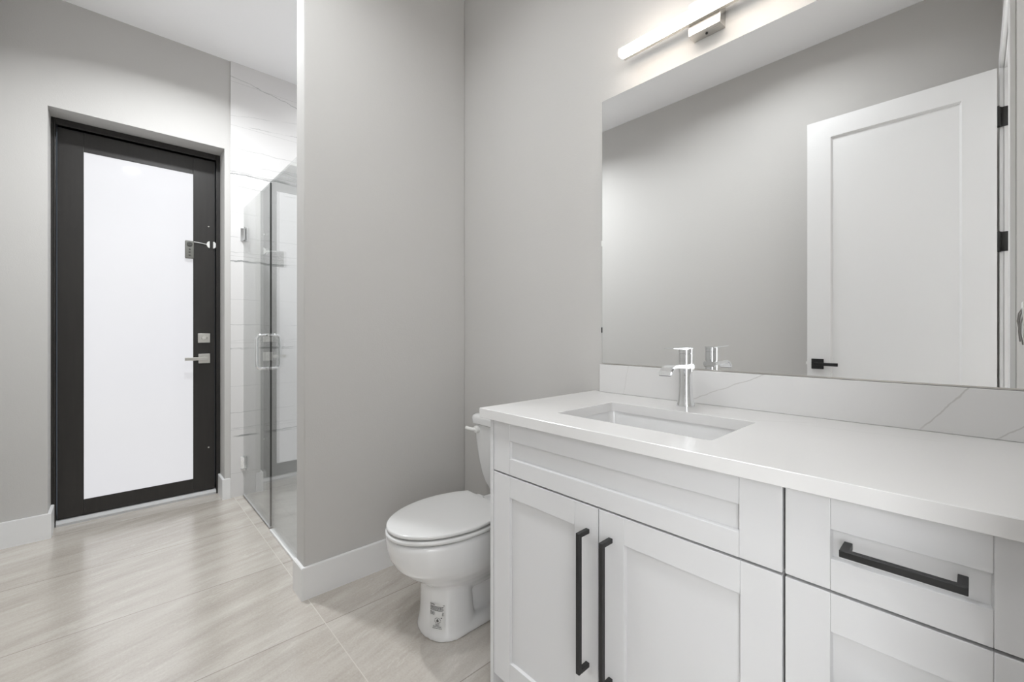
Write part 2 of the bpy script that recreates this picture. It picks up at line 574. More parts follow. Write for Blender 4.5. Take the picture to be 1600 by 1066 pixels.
hall_fill_panel('hall_fill_1', 'added unseen white framed fill light facing the doorway from across the hall', 'y', -3.36, -1.90, 1.8, 1, M['hallfill'])  # glowing panel added out of view to brighten the partition and toilet
hall_fill_panel('hall_fill_2', 'added unseen white framed fill light at the end of the hall', 'x', 0.40, 1.72, -3.5, -1, M['endfill'])  # glowing panel added out of view to light the drawer fronts

# ------------------------------------------------------------------ black exterior door
XF, XL = -3.700, -3.725
FY0, FY1, FZ = -1.7395, -0.9055, 2.4295
t = thing('door_1', 'black framed exterior door with a tall frosted glass pane', 'door', (XL, (FY0 + FY1) / 2, 0), kind='structure')
b = bmesh.new()
LY0, LY1, LZ0, LZ1 = -1.716, -0.934, 0.034, 2.385
for (y0, y1, z0, z1) in ((FY0, LY0 - 0.004, 0, FZ), (LY1 + 0.004, FY1, 0, FZ), (LY0 - 0.004, LY1 + 0.004, LZ1 + 0.004, FZ)):
    box(b, -3.84, XF, y0, y1, z0, z1, bev=0.002)
# stop moulding stepped against the leaf
for (y0, y1, z0, z1) in ((LY0 - 0.012, LY0 - 0.004, 0.03, LZ1 + 0.012), (LY1 + 0.004, LY1 + 0.012, 0.03, LZ1 + 0.012), (LY0, LY1, LZ1 + 0.004, LZ1 + 0.014)):
    box(b, XL - 0.02, XF + 0.005, y0, y1, z0, z1, bev=0.0015)
obj('door_frame', b, M['black'], t)
GY0, GY1, GZ0, GZ1 = -1.603, -1.060, 0.128, 2.266
leaf = bmesh.new()
box(leaf, XL - 0.045, XL, LY0, GY0, LZ0, LZ1, bev=0.0015)
box(leaf, XL - 0.045, XL, GY1, LY1, LZ0, LZ1, bev=0.0015)
box(leaf, XL - 0.045, XL, GY0, GY1, LZ0, GZ0, bev=0.0015)
box(leaf, XL - 0.045, XL, GY0, GY1, GZ1, LZ1, bev=0.0015)
lf = obj('door_leaf', leaf, M['black'], t)
obj('glass_pane', B(XL - 0.024, XL - 0.004, GY0, GY1, GZ0, GZ1), M['frosted'], lf, label='frosted white glass pane lit by daylight')
b = bmesh.new()
for z in (1.913, 0.334):
    lathe(b, [(0.005, 0), (0.005, 0.003), (0.003, 0.004)], (XL, -0.971, z), 'x', 12)
obj('screw', b, M['satin'], lf)
b = B(XL, XL + 0.008, -1.034, -0.963, 1.083, 1.149, bev=0.002)
db = obj('deadbolt', b, M['satin'], t, label='square satin nickel deadbolt plate')
b = bmesh.new()
lathe(b, [(0.016, 0), (0.016, 0.006), (0.014, 0.008)], (XL + 0.008, -0.998, 1.116), 'x', 24)
box(b, XL + 0.014, XL + 0.030, -1.014, -0.984, 1.113, 1.119, bev=0.002)
obj('thumb_turn', b, M['satin'], db)
b = B(XL, XL + 0.008, -1.031, -0.963, 0.938, 1.005, bev=0.002)
hd = obj('door_handle', b, M['satin'], t, label='satin nickel lever handle on a square plate')
b = bmesh.new()
lathe(b, [(0.011, 0), (0.011, 0.045)], (XL + 0.008, -0.997, 0.972), 'x', 20)
box(b, XL + 0.045, XL + 0.058, -1.112, -0.983, 0.961, 0.983, bev=0.002)
obj('lever', b, M['satin'], hd)
b = bmesh.new()
prism(b, [(-3.840, 0.0), (-3.695, 0.0), (-3.695, 0.014), (-3.712, 0.029), (-3.840, 0.031)], 'xz', LY0 - 0.004, LY1 + 0.004)
obj('threshold', b, M['alu'], t, label='pale metal sill under the black door')

# alarm stuck to the door glass
t = thing('door_alarm', 'small grey door alarm wired to contacts on the black door', 'alarm', (XL - 0.004, -1.081, 1.672))
b = B(XL - 0.004, XL + 0.018, -1.107, -1.057, 1.671, 1.795, bev=0.006, seg=3)
bd = obj('alarm_body', b, M['alarm'], t)
b = bmesh.new()
lathe(b, [(0.016, 0), (0.016, 0.003), (0.012, 0.004), (0.012, 0.002), (0.0, 0.002)], (XL + 0.018, -1.082, 1.770), 'x', 24)
obj('sounder', b, M['alarmdark'], bd)
for k in range(3):
    b = bmesh.new()
    lathe(b, [(0.006, 0), (0.006, 0.002), (0.004, 0.003)], (XL + 0.018, -1.082, 1.735 - 0.020 * k), 'x', 16)
    obj('button', b, M['alarmdark'], bd)
b = bmesh.new()
tube(b, [(XL + 0.012, -1.060, 1.790), (XL + 0.008, -1.040, 1.790), (XL + 0.007, -1.01, 1.787), (XL + 0.008, -0.984, 1.783)], 0.0022, 8)
obj('cable', b, M['whiteplastic'], t, smooth=50)
def half_disc(cy, cz, r, side):
    pts = [(cy, cz - r)]
    for i in range(0, 17):
        a = -math.pi / 2 + math.pi * i / 16
        pts.append((cy + side * 0.72 * r * math.cos(a), cz + r * math.sin(a)))
    return pts[1:]
b = prism(bmesh.new(), half_disc(-0.966, 1.783, 0.024, -1), 'yz', XL, XL + 0.012)
obj('magnet_contact', b, M['whiteplastic'], t)
b = prism(bmesh.new(), half_disc(-0.945, 1.783, 0.024, 1), 'yz', XL, XL + 0.012)
obj('magnet_contact', b, M['whiteplastic'], t)

# ------------------------------------------------------------------ white door, open against the south wall
PY = -1.698
DX0, DX1 = -0.706, 0.074
t = thing('door_2', 'white one-panel door standing open, reflected in the mirror', 'door', (DX1, PY - 0.0175, 0), kind='structure')
def shaker(x0, x1, z0, z1, yf, thick, stile, rail, rec, m, name, parent, bev=0.0015, sl=0.004, label=None, rail_b=None, jb=0.7):
    """framed flat panel facing -Y (yf = front plane, body behind it towards +Y) when thick>0, or +Y when thick<0"""
    b = bmesh.new()
    s = 1 if thick > 0 else -1
    rb = rail if rail_b is None else rail_b
    yb = yf + thick
    yp = yf + s * rec
    box(b, x0, x0 + stile, yf, yb, z0, z1, bev=bev)
    box(b, x1 - stile, x1, yf, yb, z0, z1, bev=bev)
    box(b, x0 + stile, x1 - stile, yf, yb, z1 - rail, z1, bev=bev * jb)
    box(b, x0 + stile, x1 - stile, yf, yb, z0, z0 + rb, bev=bev * jb)
    box(b, x0 + stile - 0.003, x1 - stile + 0.003, yp, yp + s * 0.006, z0 + rb - 0.003, z1 - rail + 0.003)
    # sloped inner edge
    xa, xb, za, zb = x0 + stile, x1 - stile, z0 + rb, z1 - rail
    if sl > 0:
        e = 0.0004 * s
        outer = [Vector((xa, yf + e + s * bev * 0.5, za)), Vector((xb, yf + e + s * bev * 0.5, za)), Vector((xb, yf + e + s * bev * 0.5, zb)), Vector((xa, yf + e + s * bev * 0.5, zb))]
        inner = [Vector((xa + sl, yp - e, za + sl)), Vector((xb - sl, yp - e, za + sl)), Vector((xb - sl, yp - e, zb - sl)), Vector((xa + sl, yp - e, zb - sl))]
        tb = bmesh.new()
        vo = [tb.verts.new(p) for p in outer]
        vi = [tb.verts.new(p) for p in inner]
        vm = [tb.verts.new(Vector((p.x, yp, p.z))) for p in outer]
        for i in range(4):
            j = (i + 1) % 4
            tb.faces.new((vo[i], vo[j], vi[j], vi[i]))
            tb.faces.new((vi[i], vi[j], vm[j], vm[i]))
            tb.faces.new((vm[i], vm[j], vo[j], vo[i]))
        bmesh.ops.recalc_face_normals(tb, faces=tb.faces[:])
        merge(b, tb)
    return obj(name, b, m, parent, label=label)
lf = shaker(DX0, DX1, 0.012, 2.442, PY, -0.035, 0.118, 0.112, 0.010, M['trim'], 'door_leaf', t, bev=0.0, sl=0.009, rail_b=0.24, jb=0)
b = bmesh.new()
box(b, DX0 - 0.0015, DX0, PY - 0.029, PY - 0.006, 0.935, 0.995)
box(b, DX0 - 0.010, DX0, PY - 0.024, PY - 0.012, 0.957, 0.975, bev=0.002)
obj('latch', b, M['whiteplastic'], lf)
b = B(-0.683, -0.621, PY, PY + 0.010, 0.933, 0.995, bev=0.002)
hd = obj('door_handle', b, M['blackmetal'], t, label='matte black lever handle on a square plate')
b = bmesh.new()
lathe(b, [(0.010, 0), (0.010, 0.042)], (-0.652, PY + 0.010, 0.964), 'y', 20)
box(b, -0.664, -0.545, PY + 0.040, PY + 0.052, 0.955, 0.974, bev=0.002)
obj('lever', b, M['blackmetal'], hd)
for z in (2.21, 1.60, 0.26):
    b = bmesh.new()
    lathe(b, [(0.0065, 0), (0.0065, 0.098)], (0.082, PY - 0.030, z - 0.049), 'z', 16)
    box(b, XE - 0.013, XE + 0.036, PY - 0.0335, PY - 0.0305, z - 0.048, z + 0.048, bev=0.0008)
    box(b, 0.0745, 0.082, PY - 0.034, PY - 0.002, z - 0.048, z + 0.048)
    obj('hinge', b, M['blackmetal'], t, smooth=30, label='black butt hinge')

# ------------------------------------------------------------------ shower glass
GX0, GXM, GX1, GT = XW + 0.018, -2.816, XPB - 0.012, 2.037
t = thing('shower_door', 'clear frameless glass shower door hinged beside the black door', 'shower door', ((GX0 + GXM) / 2, YG, 0))
gp = obj('glass_panel', B(GX0, GXM, YG - 0.005, YG + 0.005, 0.012, GT, bev=0.0007, seg=1), M['glass'], t)
for z in (1.848, 0.236):
    b = bmesh.new()
    box(b, XW + 0.010, XW + 0.016, YG - 0.022, YG + 0.022, z - 0.045, z + 0.045, bev=0.001)
    box(b, XW + 0.016, GX0 + 0.052, YG - 0.012, YG - 0.005, z - 0.045, z + 0.045, bev=0.001)
    box(b, XW + 0.016, GX0 + 0.052, YG + 0.005, YG + 0.012, z - 0.045, z + 0.045, bev=0.001)
    box(b, XW + 0.012, GX0, YG - 0.012, YG + 0.012, z - 0.020, z + 0.020, bev=0.001)
    obj('hinge', b, M['chrome'], t, label='square chrome glass hinge')
def pull_path(side):
    x, z0, z1, d, r = -2.866, 0.941, 1.139, 0.062, 0.026
    y0 = YG + side * 0.006
    y1 = YG + side * d
    pts = [(x, y0, z1)]
    for i in range(0, 9):
        a = math.pi / 2 * i / 8
        pts.append((x, y1 - side * r + side * r * math.sin(a), z1 - r + r * math.cos(a)))
    for i in range(0, 9):
        a = math.pi / 2 * i / 8
        pts.append((x, y1 - side * r + side * r * math.cos(a), z0 + r - r * math.sin(a)))
    pts.append((x, y0, z0))
    return pts
for side in (-1, 1):
    b = bmesh.new()
    tube(b, pull_path(side), 0.0095, 14)
    for z in (0.941, 1.139):
        lathe(b, [(0.012, 0), (0.012, 0.003)], (-2.866, YG + (0.005 if side > 0 else -0.008), z), 'y', 20)
    obj('pull_handle', b, M['chrome'], t, smooth=40, label='chrome D-shaped pull handle')
b = B(GX0, GXM + 0.004, YG - 0.009, YG + 0.009, 0.004, 0.016, bev=0.003)
obj('door_sweep', b, M['alu'], t, label='pale metal sweep along the bottom edge')
b = B(GXM, GXM + 0.004, YG - 0.005, YG + 0.005, 0.016, GT)
obj('edge_seal', b, M['rubber'], t)

t = thing('shower_panel', 'clear fixed glass shower panel beside the grey partition wall', 'shower panel', ((GXM + GX1) / 2, YG, 0.012))
obj('glass_panel', B(GXM + 0.007, GX1, YG - 0.005, YG + 0.005, 0.012, GT, bev=0.0007, seg=1), M['glass'], t)
for z in (1.85, 0.24):
    b = B(GX1 - 0.045, GX1 + 0.002, YG + 0.005, YG + 0.012, z - 0.025, z + 0.025, bev=0.001)
    obj('glass_clamp', b, M['chrome'], t)

# ------------------------------------------------------------------ toilet
XC = -1.430
t = thing('toilet', 'white two-piece toilet with closed oval lid beside the vanity', 'toilet', (XC, -0.36, 0))
def sec(z, yf, yb, hw, n=2.3, ymid=None, N=56):
    """horizontal section: front tip yf, back yb, half width hw"""
    if ymid is None:
        ymid = (yf + yb) / 2
    out = []
    for i in range(N):
        a = 2 * math.pi * i / N
        c, s = math.cos(a), math.sin(a)
        ex = abs(c) ** (2 / n) * (1 if c >= 0 else -1)
        ey = abs(s) ** (2 / n) * (1 if s >= 0 else -1)
        ly = (ymid - yf) if ey < 0 else (yb - ymid)
        out.append(Vector((XC + hw * ex, ymid + ly * ey, z)))
    return out
body = bmesh.new()
def add_loft(rings):
    q = bmesh.new()
    ring_loft(q, rings)
    merge(body, q)
# bowl
add_loft([sec(0.138, -0.520, -0.22, 0.070, 2.2, -0.38), sec(0.166, -0.555, -0.21, 0.092, 2.2, -0.40), sec(0.193, -0.592, -0.20, 0.116, 2.2, -0.42),
          sec(0.225, -0.635, -0.19, 0.141, 2.2, -0.44), sec(0.256, -0.675, -0.18, 0.160, 2.2, -0.455), sec(0.285, -0.705, -0.17, 0.172, 2.2, -0.465),
          sec(0.320, -0.724, -0.16, 0.179, 2.2, -0.47), sec(0.355, -0.733, -0.16, 0.1825, 2.2, -0.47), sec(0.385, -0.735, -0.16, 0.183, 2.2, -0.47),
          sec(0.397, -0.731, -0.16, 0.180, 2.2, -0.47), sec(0.400, -0.722, -0.17, 0.172, 2.2, -0.47)])
# rear deck under the tank
add_loft([sec(0.300, -0.34, -0.045, 0.085, 3.5), sec(0.340, -0.34, -0.035, 0.110, 4), sec(0.380, -0.33, -0.030, 0.125, 4.5), sec(0.398, -0.33, -0.032, 0.122, 4.5)])
# front column
add_loft([sec(0.000, -0.603, -0.385, 0.114, 2.3, -0.49), sec(0.014, -0.604, -0.385, 0.1145, 2.3, -0.49), sec(0.030, -0.600, -0.39, 0.110, 2.3, -0.49), sec(0.055, -0.595, -0.395, 0.1065, 2.3, -0.49),
          sec(0.090, -0.592, -0.40, 0.105, 2.3, -0.49), sec(0.140, -0.590, -0.405, 0.104, 2.3, -0.49),
          sec(0.200, -0.588, -0.41, 0.103, 2.3, -0.49), sec(0.265, -0.586, -0.41, 0.102, 2.3, -0.49)])
# recessed trapway body behind the column
add_loft([sec(0.015, -0.46, -0.10, 0.066, 3.0), sec(0.10, -0.46, -0.10, 0.062, 3.0), sec(0.22, -0.46, -0.09, 0.060, 3.0), sec(0.34, -0.46, -0.07, 0.080, 3.0)])
tr = bmesh.new()
tube(tr, [(XC, -0.43, 0.17), (XC, -0.37, 0.22), (XC, -0.30, 0.235), (XC, -0.235, 0.20), (XC, -0.21, 0.13), (XC, -0.20, 0.05)], 0.074, 20)
merge(body, tr)
# foot
add_loft([sec(0.000, -0.58, -0.085, 0.112, 3.0, -0.42), sec(0.014, -0.58, -0.085, 0.112, 3.0, -0.42), sec(0.028, -0.57, -0.09, 0.106, 3.0, -0.42), sec(0.038, -0.56, -0.10, 0.094, 3.0, -0.42)])
bowl = obj('bowl', body, M['porcelain'], t, smooth=180)
rm = bowl.modifiers.new('fuse', 'REMESH')
rm.mode = 'VOXEL'
rm.voxel_size = 0.0055
rm.use_smooth_shade = True
sm = bowl.modifiers.new('soft', 'SMOOTH')
sm.factor = 0.5
sm.iterations = 7
# seat and lid outline
def seat_outline(hw, yf, yb, hwb, z, N=40, ym=-0.47):
    pr = []
    for i in range(N + 1):
        a = math.pi * i / N / 2
        pr.append((hw * math.sin(a), ym - (ym - yf) * math.cos(a)))
    for i in range(1, 15):
        y = ym + (yb - ym) * i / 14
        f = (y - ym) / (yb - ym)
        pr.append((hw - (hw - hwb) * f ** 2, y))
    right = [Vector((XC + x, y, z)) for x, y in pr]
    left = [Vector((XC - x, y, z)) for x, y in pr[::-1] if x > 1e-6]
    return right + left
def slab(z0, z1, hw, yf, yb, hwb, r, dome=0.0):
    q = bmesh.new()
    rings = []
    for k in range(5):
        a = math.pi / 2 * k / 4
        i = r * (1 - math.sin(a))
        rings.append(seat_outline(hw - i, yf + i, yb - i * 0.6, hwb - i, z0 + r * (1 - math.cos(a))))
    for k in range(5):
        a = math.pi / 2 * k / 4
        i = r * (1 - math.cos(a))
        rings.append(seat_outline(hw - i, yf + i, yb - i * 0.6, hwb - i, z1 - r + r * math.sin(a)))
    if dome:
        for f in (0.85, 0.6, 0.3):
            h2 = (hw - r) * f
            rings.append(seat_outline(h2, -0.47 + (yf + r + 0.47) * f, -0.47 + (yb + 0.47) * f, (hwb - r) * f, z1 + dome * (1 - f ** 2)))
    ring_loft(q, rings)
    return q
obj('seat', slab(0.4045, 0.4205, 0.187, -0.741, -0.280, 0.130, 0.007), M['seat'], t, smooth=40)
obj('lid', slab(0.4255, 0.4400, 0.1835, -0.737, -0.288, 0.136, 0.006, 0.004), M['seat'], t, smooth=40)
for s in (-1, 1):
    b = bmesh.new()
    box(b, XC + s * 0.075 - 0.022, XC + s * 0.075 + 0.022, -0.292, -0.255, 0.398, 0.428, bev=0.006, seg=3)
    obj('seat_hinge', b, M['seat'], t)
for s in (-1, 1):
    obj('lid_bumper', B(XC + s * 0.09 - 0.014, XC + s * 0.09 + 0.014, -0.66, -0.645, 0.4195, 0.4265, bev=0.002), M['whiteplastic'], t)
# tank
def rr(z, hw, yf, yb, r, N=9):
    out = []
    for cx, cy, a0 in ((XC + hw - r, yb - r, 0), (XC - hw + r, yb - r, 90), (XC - hw + r, yf + r, 180), (XC + hw - r, yf + r, 270)):
        for i in range(N):
            a = rad(a0 + 90 * i / (N - 1))
            out.append(Vector((cx + r * math.cos(a), cy + r * math.sin(a), z)))
    return out
q = bmesh.new()
prof = [(0.402, 0.092, -0.150), (0.404, 0.106, -0.162), (0.412, 0.122, -0.172), (0.43, 0.139, -0.182), (0.46, 0.157, -0.190), (0.50, 0.172, -0.196),
        (0.55, 0.184, -0.201), (0.60, 0.193, -0.204), (0.66, 0.201, -0.207), (0.722, 0.205, -0.209)]
ring_loft(q, [rr(z, hw, yf, -0.022, 0.035) for z, hw, yf in prof])
obj('tank', q, M['porcelain'], t, smooth=50)
q = bmesh.new()
ring_loft(q, [rr(0.724, 0.207, -0.212, -0.016, 0.034), rr(0.727, 0.214, -0.219, -0.014, 0.036), rr(0.752, 0.216, -0.221, -0.014, 0.037), rr(0.762, 0.212, -0.217, -0.016, 0.036),
              rr(0.768, 0.202, -0.207, -0.022, 0.034), rr(0.770, 0.17, -0.175, -0.05, 0.03)])
obj('tank_lid', q, M['porcelain'], t, smooth=50)
b = bmesh.new()
lathe(b, [(0.017, 0), (0.017, -0.010), (0.015, -0.017), (0.008, -0.020)], (XC - 0.163, -0.207, 0.700), 'y', 24)
lv = obj('flush_lever', b, M['whiteplastic'], t)
b = bmesh.new()
tube(b, [(XC - 0.163, -0.222, 0.700), (XC - 0.174, -0.236, 0.702), (XC - 0.188, -0.245, 0.705), (XC - 0.200, -0.249, 0.707)], 0.0080, 12)
obj('lever_arm', b, M['whiteplastic'], lv, smooth=40)
for s in (-1, 1):
    b = bmesh.new()
    lathe(b, [(0.014, 0.0), (0.014, 0.012), (0.010, 0.020), (0.0, 0.023)], (XC + s * 0.094, -0.285, 0.020), 'z', 20)
    obj('bolt_cap', b, M['porcelain'], t)
# small printed label on the front of the column, laid on the fused porcelain
dg = bpy.context.evaluated_depsgraph_get()
dg.update()
bvh = BVHTree.FromObject(bowl, dg)
base = world_of(bowl)
def on_column(u, z):
    """u = sideways distance from the label's middle; ray from the front towards the back"""
    d = Vector((-0.53, 0.85, 0)).normalized()
    side = Vector((0.85, 0.53, 0)).normalized()
    o = Vector((-1.374, -0.575, z)) + side * (u * 1.2) - d * 0.4
    loc, nor, idx, dist = bvh.ray_cast(o - base, d)
    if loc is None:
        return None
    return loc + base, nor
def patch(bm, u0, u1, z0, z1, lift, nu=6, nz=3):
    rows = []
    for j in range(nz + 1):
        row = []
        for i in range(nu + 1):
            h = on_column(u0 + (u1 - u0) * i / nu, z0 + (z1 - z0) * j / nz)
            if h is None:
                return
            n = h[1] if h[1].y < 0 else -h[1]
            row.append(bm.verts.new(h[0] + n * lift))
        rows.append(row)
    for j in range(nz):
        for i in range(nu):
            bm.faces.new((rows[j][i], rows[j][i + 1], rows[j + 1][i + 1], rows[j + 1][i]))
zc = 0.092
b = bmesh.new()
patch(b, -0.024, 0.028, zc - 0.050, zc + 0.046, 0.0014, 24, 40)
st = obj('product_label', b, M['film'], t, label='small printed label with a droplet mark')
b = bmesh.new()
rnd = random.Random(4)
def text_row(u0, u1, z, h, gap=0.0012):
    u = u0
    while u < u1:
        w = min(rnd.uniform(0.002, 0.0058), u1 - u)
        if w > 0.0008:
            patch(b, u, u + w, z, z + h, 0.0030, 1, 1)
        u += w + gap
text_row(-0.022, -0.004, zc + 0.040, 0.0036, 0.0008)
text_row(0.022, 0.026, zc + 0.040, 0.0026)
for k in range(4):
    text_row(-0.021, 0.024 - (k % 2) * 0.004, zc + 0.0335 - 0.0046 * k, 0.0026)
for k in range(3):
    text_row(-0.021, -0.006, zc + 0.0125 - 0.0044 * k, 0.0025)
    text_row(0.019, 0.025, zc + 0.0125 - 0.0044 * k, 0.0018)
for k in range(2):
    text_row(-0.001, 0.011, zc - 0.0285 - 0.004 * k, 0.0020)
text_row(-0.009, 0.017, zc - 0.0375, 0.0022)
text_row(-0.011, 0.019, zc - 0.0435, 0.0020)
text_row(0.015, 0.019, zc - 0.006, 0.0032)
# ring and droplet
def ring_patch(cu, cz, r0, r1, n=28):
    for i in range(n):
        if i % 7 == 6:
            continue
        a0, a1 = 2 * math.pi * i / n, 2 * math.pi * (i + 1) / n
        ps = [(r0, a0), (r1, a0), (r1, a1), (r0, a1)]
        vs = []
        for r, a in ps:
            h = on_column(cu + r * math.cos(a), cz + r * math.sin(a))
            if h is None:
                return
            n_ = h[1] if h[1].y < 0 else -h[1]
            vs.append(b.verts.new(h[0] + n_ * 0.0030))
        b.faces.new(vs)
ring_patch(0.005, zc - 0.0145, 0.0088, 0.0102)
drop = [(0.005, zc - 0.0075)] + [(0.005 + 0.0042 * math.cos(a), zc - 0.0160 + 0.0040 * math.sin(a)) for a in [rad(x) for x in range(20, -201, -20)]]
vs = []
for (u, z) in drop:
    h = on_column(u, z)
    if h is not None:
        n_ = h[1] if h[1].y < 0 else -h[1]
        vs.append(b.verts.new(h[0] + n_ * 0.0032))
if len(vs) > 3:
    b.faces.new(vs)
bmesh.ops.recalc_face_normals(b, faces=b.faces[:])
obj('print', b, M['ink'], st, smooth=0)

# ------------------------------------------------------------------ vanity
YF, TH = -0.592, 0.020          # face of doors and drawers, their thickness
YB = YF + TH + 0.002            # cabinet box front
SX0, SX1, UX1 = -1.042, -0.2315, XE - 0.002
CT = 0.884                      # top of the cabinets
def handle(parent, x0, x1, z0, z1, vertical):
    b = bmesh.new()
    yo, w = YF - 0.036, 0.0055
    if vertical:
        xm = (x0 + x1) / 2
        box(b, xm - w, xm + w, yo - w, yo + w, z0, z1, bev=0.0008, seg=1)
        for z in (z0 + w, z1 - w):
            box(b, xm - w, xm + w, yo + w * 0.8, YF, z - w, z + w, bev=0.0006, seg=1)
    else:
        zm = (z0 + z1) / 2
        box(b, x0, x1, yo - w, yo + w, zm - w, zm + w, bev=0.0008, seg=1)
        for x in (x0 + w, x1 - w):
            box(b, x - w, x + w, yo + w * 0.8, YF, zm - w, zm + w, bev=0.0006, seg=1)
    return obj('handle', b, M['blackmetal'], parent, label='matte black square bar handle')
t = thing('sink_cabinet', 'white two-door base cabinet below the sink', 'cabinet', ((SX0 + SX1) / 2, -0.3, 0))
b = bmesh.new()
box(b, SX0, SX0 + 0.0145, YF, -0.002, 0, CT, bev=0.001)                # left side panel, to the floor
box(b, SX1 - 0.016, SX1, YB, -0.002, 0.09, CT - 0.001)
box(b, SX0 + 0.0145, SX1 - 0.016, YB, -0.002, 0.09, 0.106)
box(b, SX0 + 0.0145, SX1 - 0.016, -0.010, -0.002, 0.106, 0.72)
box(b, SX0 + 0.0145, SX1 - 0.016, YB, YB + 0.018, CT - 0.06, CT - 0.001)
box(b, SX0 + 0.0145, SX1 - 0.016, YB, YB + 0.018, 0.70, 0.74)
box(b, SX0 + 0.0145, SX1, YB + 0.06, YB + 0.08, 0, 0.09)
obj('body', b, M['cabinet'], t)
b = B(SX0 + 0.016, SX1 - 0.001, YB - 0.0025, YB, 0.10, CT - 0.004)
obj('face_shadow_gap', b, M['carcass'], t)
shaker(-1.0245, SX1 - 0.0015, 0.7255, 0.8835, YF, TH, 0.0725, 0.0565, 0.009, M['cabinet'], 'false_drawer_front', t, rail_b=0.0485, sl=0.002)
dl = shaker(-1.0245, -0.6305, 0.088, 0.7205, YF, TH, 0.0725, 0.064, 0.009, M['cabinet'], 'door', t, rail_b=0.070, sl=0.002)
handle(dl, -0.6665, -0.6555, 0.316, 0.662, True)
dr = shaker(-0.6270, SX1 - 0.0015, 0.088, 0.7205, YF, TH, 0.0705, 0.064, 0.009, M['cabinet'], 'door', t, rail_b=0.070, sl=0.002)
handle(dr, -0.5985, -0.5875, 0.316, 0.662, True)

t = thing('drawer_cabinet', 'white drawer cabinet at the right end of the vanity', 'cabinet', ((SX1 + UX1) / 2, -0.3, 0))
b = bmesh.new()
box(b, SX1 + 0.0015, UX1, YB, -0.002, 0.09, CT - 0.001)
box(b, SX1 + 0.0015, UX1, YB + 0.06, YB + 0.08, 0, 0.09)
obj('body', b, M['cabinet'], t)
b = B(SX1 + 0.0025, UX1 - 0.001, YB - 0.0025, YB, 0.10, CT - 0.004)
obj('face_shadow_gap', b, M['carcass'], t)
RX0, RX1 = -0.2285, 0.0830
zz = [(0.7265, 0.8835, 0.0565, 0.0520), (0.410, 0.7215, 0.0645, 0.0635), (0.088, 0.404, 0.0635, 0.0635)]
for k, (z0, z1, ra, rb) in enumerate(zz):
    d = shaker(RX0, RX1, z0, z1, YF, TH, 0.0655 if k else 0.0655, ra, 0.009, M['cabinet'], 'drawer', t, rail_b=rb, sl=0.002)
    zh = (z0 + rb + z1 - ra) / 2 + 0.006
    handle(d, -0.1445, -0.0055, zh - 0.006, zh + 0.006, False)

# countertop with the sink cut-out
CX0, CX1, CY0, CY1, CZ0, CZ1 = -1.0725, XE - 0.001, -0.6125, -0.001, 0.885, 0.915
HX0, HX1, HY0, HY1 = -0.848, -0.397, -0.496, -0.205
b = bmesh.new()
def rect_pts(x0, x1, y0, y1, r, z, N=5):
    out = []
    for cx, cy, a0 in ((x1 - r, y1 - r, 0), (x0 + r, y1 - r, 90), (x0 + r, y0 + r, 180), (x1 - r, y0 + r, 270)):
        for i in range(N):
            a = rad(a0 + 90 * i / (N - 1))
            out.append(Vector((cx + r * math.cos(a), cy + r * math.sin(a), z)))
    return out
e = 0.0012
rings = [rect_pts(HX0, HX1, HY0, HY1, 0.010, CZ0), rect_pts(HX0, HX1, HY0, HY1, 0.010, CZ1 - e),
         rect_pts(HX0 - e, HX1 + e, HY0 - e, HY1 + e, 0.011, CZ1),
         rect_pts(CX0 + e, CX1, CY0 + e, CY1, 0.002, CZ1), rect_pts(CX0, CX1, CY0, CY1, 0.002, CZ1 - e),
         rect_pts(CX0, CX1, CY0, CY1, 0.002, CZ0 + e), rect_pts(CX0 + e, CX1, CY0 + e, CY1, 0.002, CZ0)]
rings.append(rings[0])
ring_loft(b, rings, False, False)
bmesh.ops.remove_doubles(b, verts=b.verts[:], dist=1e-6)
bmesh.ops.recalc_face_normals(b, faces=b.faces[:])
tag(obj('countertop', b, M['quartz'], smooth=35, origin=((CX0 + CX1) / 2, -0.3, CZ0)), 'white quartz countertop with a rectangular sink opening', 'countertop')
tag(obj('backsplash', B(-1.036, CX1, -0.020, -0.001, 0.9152, 1.0265, bev=0.0015), M['quartz'], origin=(-0.47, -0.01, 0.9152)),
    'low white quartz backsplash with thin grey veins below the mirror', 'backsplash')

# sink basin
t = thing('sink', 'white rectangular undermount sink set into the countertop', 'sink', ((HX0 + HX1) / 2, (HY0 + HY1) / 2, 0.742))
b = bmesh.new()
o = 0.006
rings = [rect_pts(HX0 - 0.028, HX1 + 0.028, HY0 - 0.026, HY1 + 0.026, 0.03, 0.8845), rect_pts(HX0 - o, HX1 + o, HY0 - o, HY1 + o, 0.028, 0.8845),
         rect_pts(HX0 - o + 0.002, HX1 + o - 0.002, HY0 - o + 0.002, HY1 + o - 0.002, 0.028, 0.874),
         rect_pts(HX0 + 0.002, HX1 - 0.002, HY0 + 0.002, HY1 - 0.002, 0.032, 0.80), rect_pts(HX0 + 0.012, HX1 - 0.012, HY0 + 0.010, HY1 - 0.010, 0.036, 0.772),
         rect_pts(HX0 + 0.035, HX1 - 0.035, HY0 + 0.030, HY1 - 0.030, 0.04, 0.760), rect_pts(HX0 + 0.15, HX1 - 0.15, HY0 + 0.10, HY1 - 0.10, 0.03, 0.756)]
inner = len(rings)
rings += [rect_pts(HX0 + 0.15, HX1 - 0.15, HY0 + 0.10, HY1 - 0.10, 0.03, 0.742), rect_pts(HX0 + 0.03, HX1 - 0.03, HY0 + 0.03, HY1 - 0.03, 0.04, 0.745),
          rect_pts(HX0 - 0.006, HX1 + 0.006, HY0 - 0.006, HY1 + 0.006, 0.04, 0.77), rect_pts(HX0 - 0.018, HX1 + 0.018, HY0 - 0.018, HY1 + 0.018, 0.03, 0.868),
          rect_pts(HX0 - 0.028, HX1 + 0.028, HY0 - 0.026, HY1 + 0.026, 0.03, 0.870)]
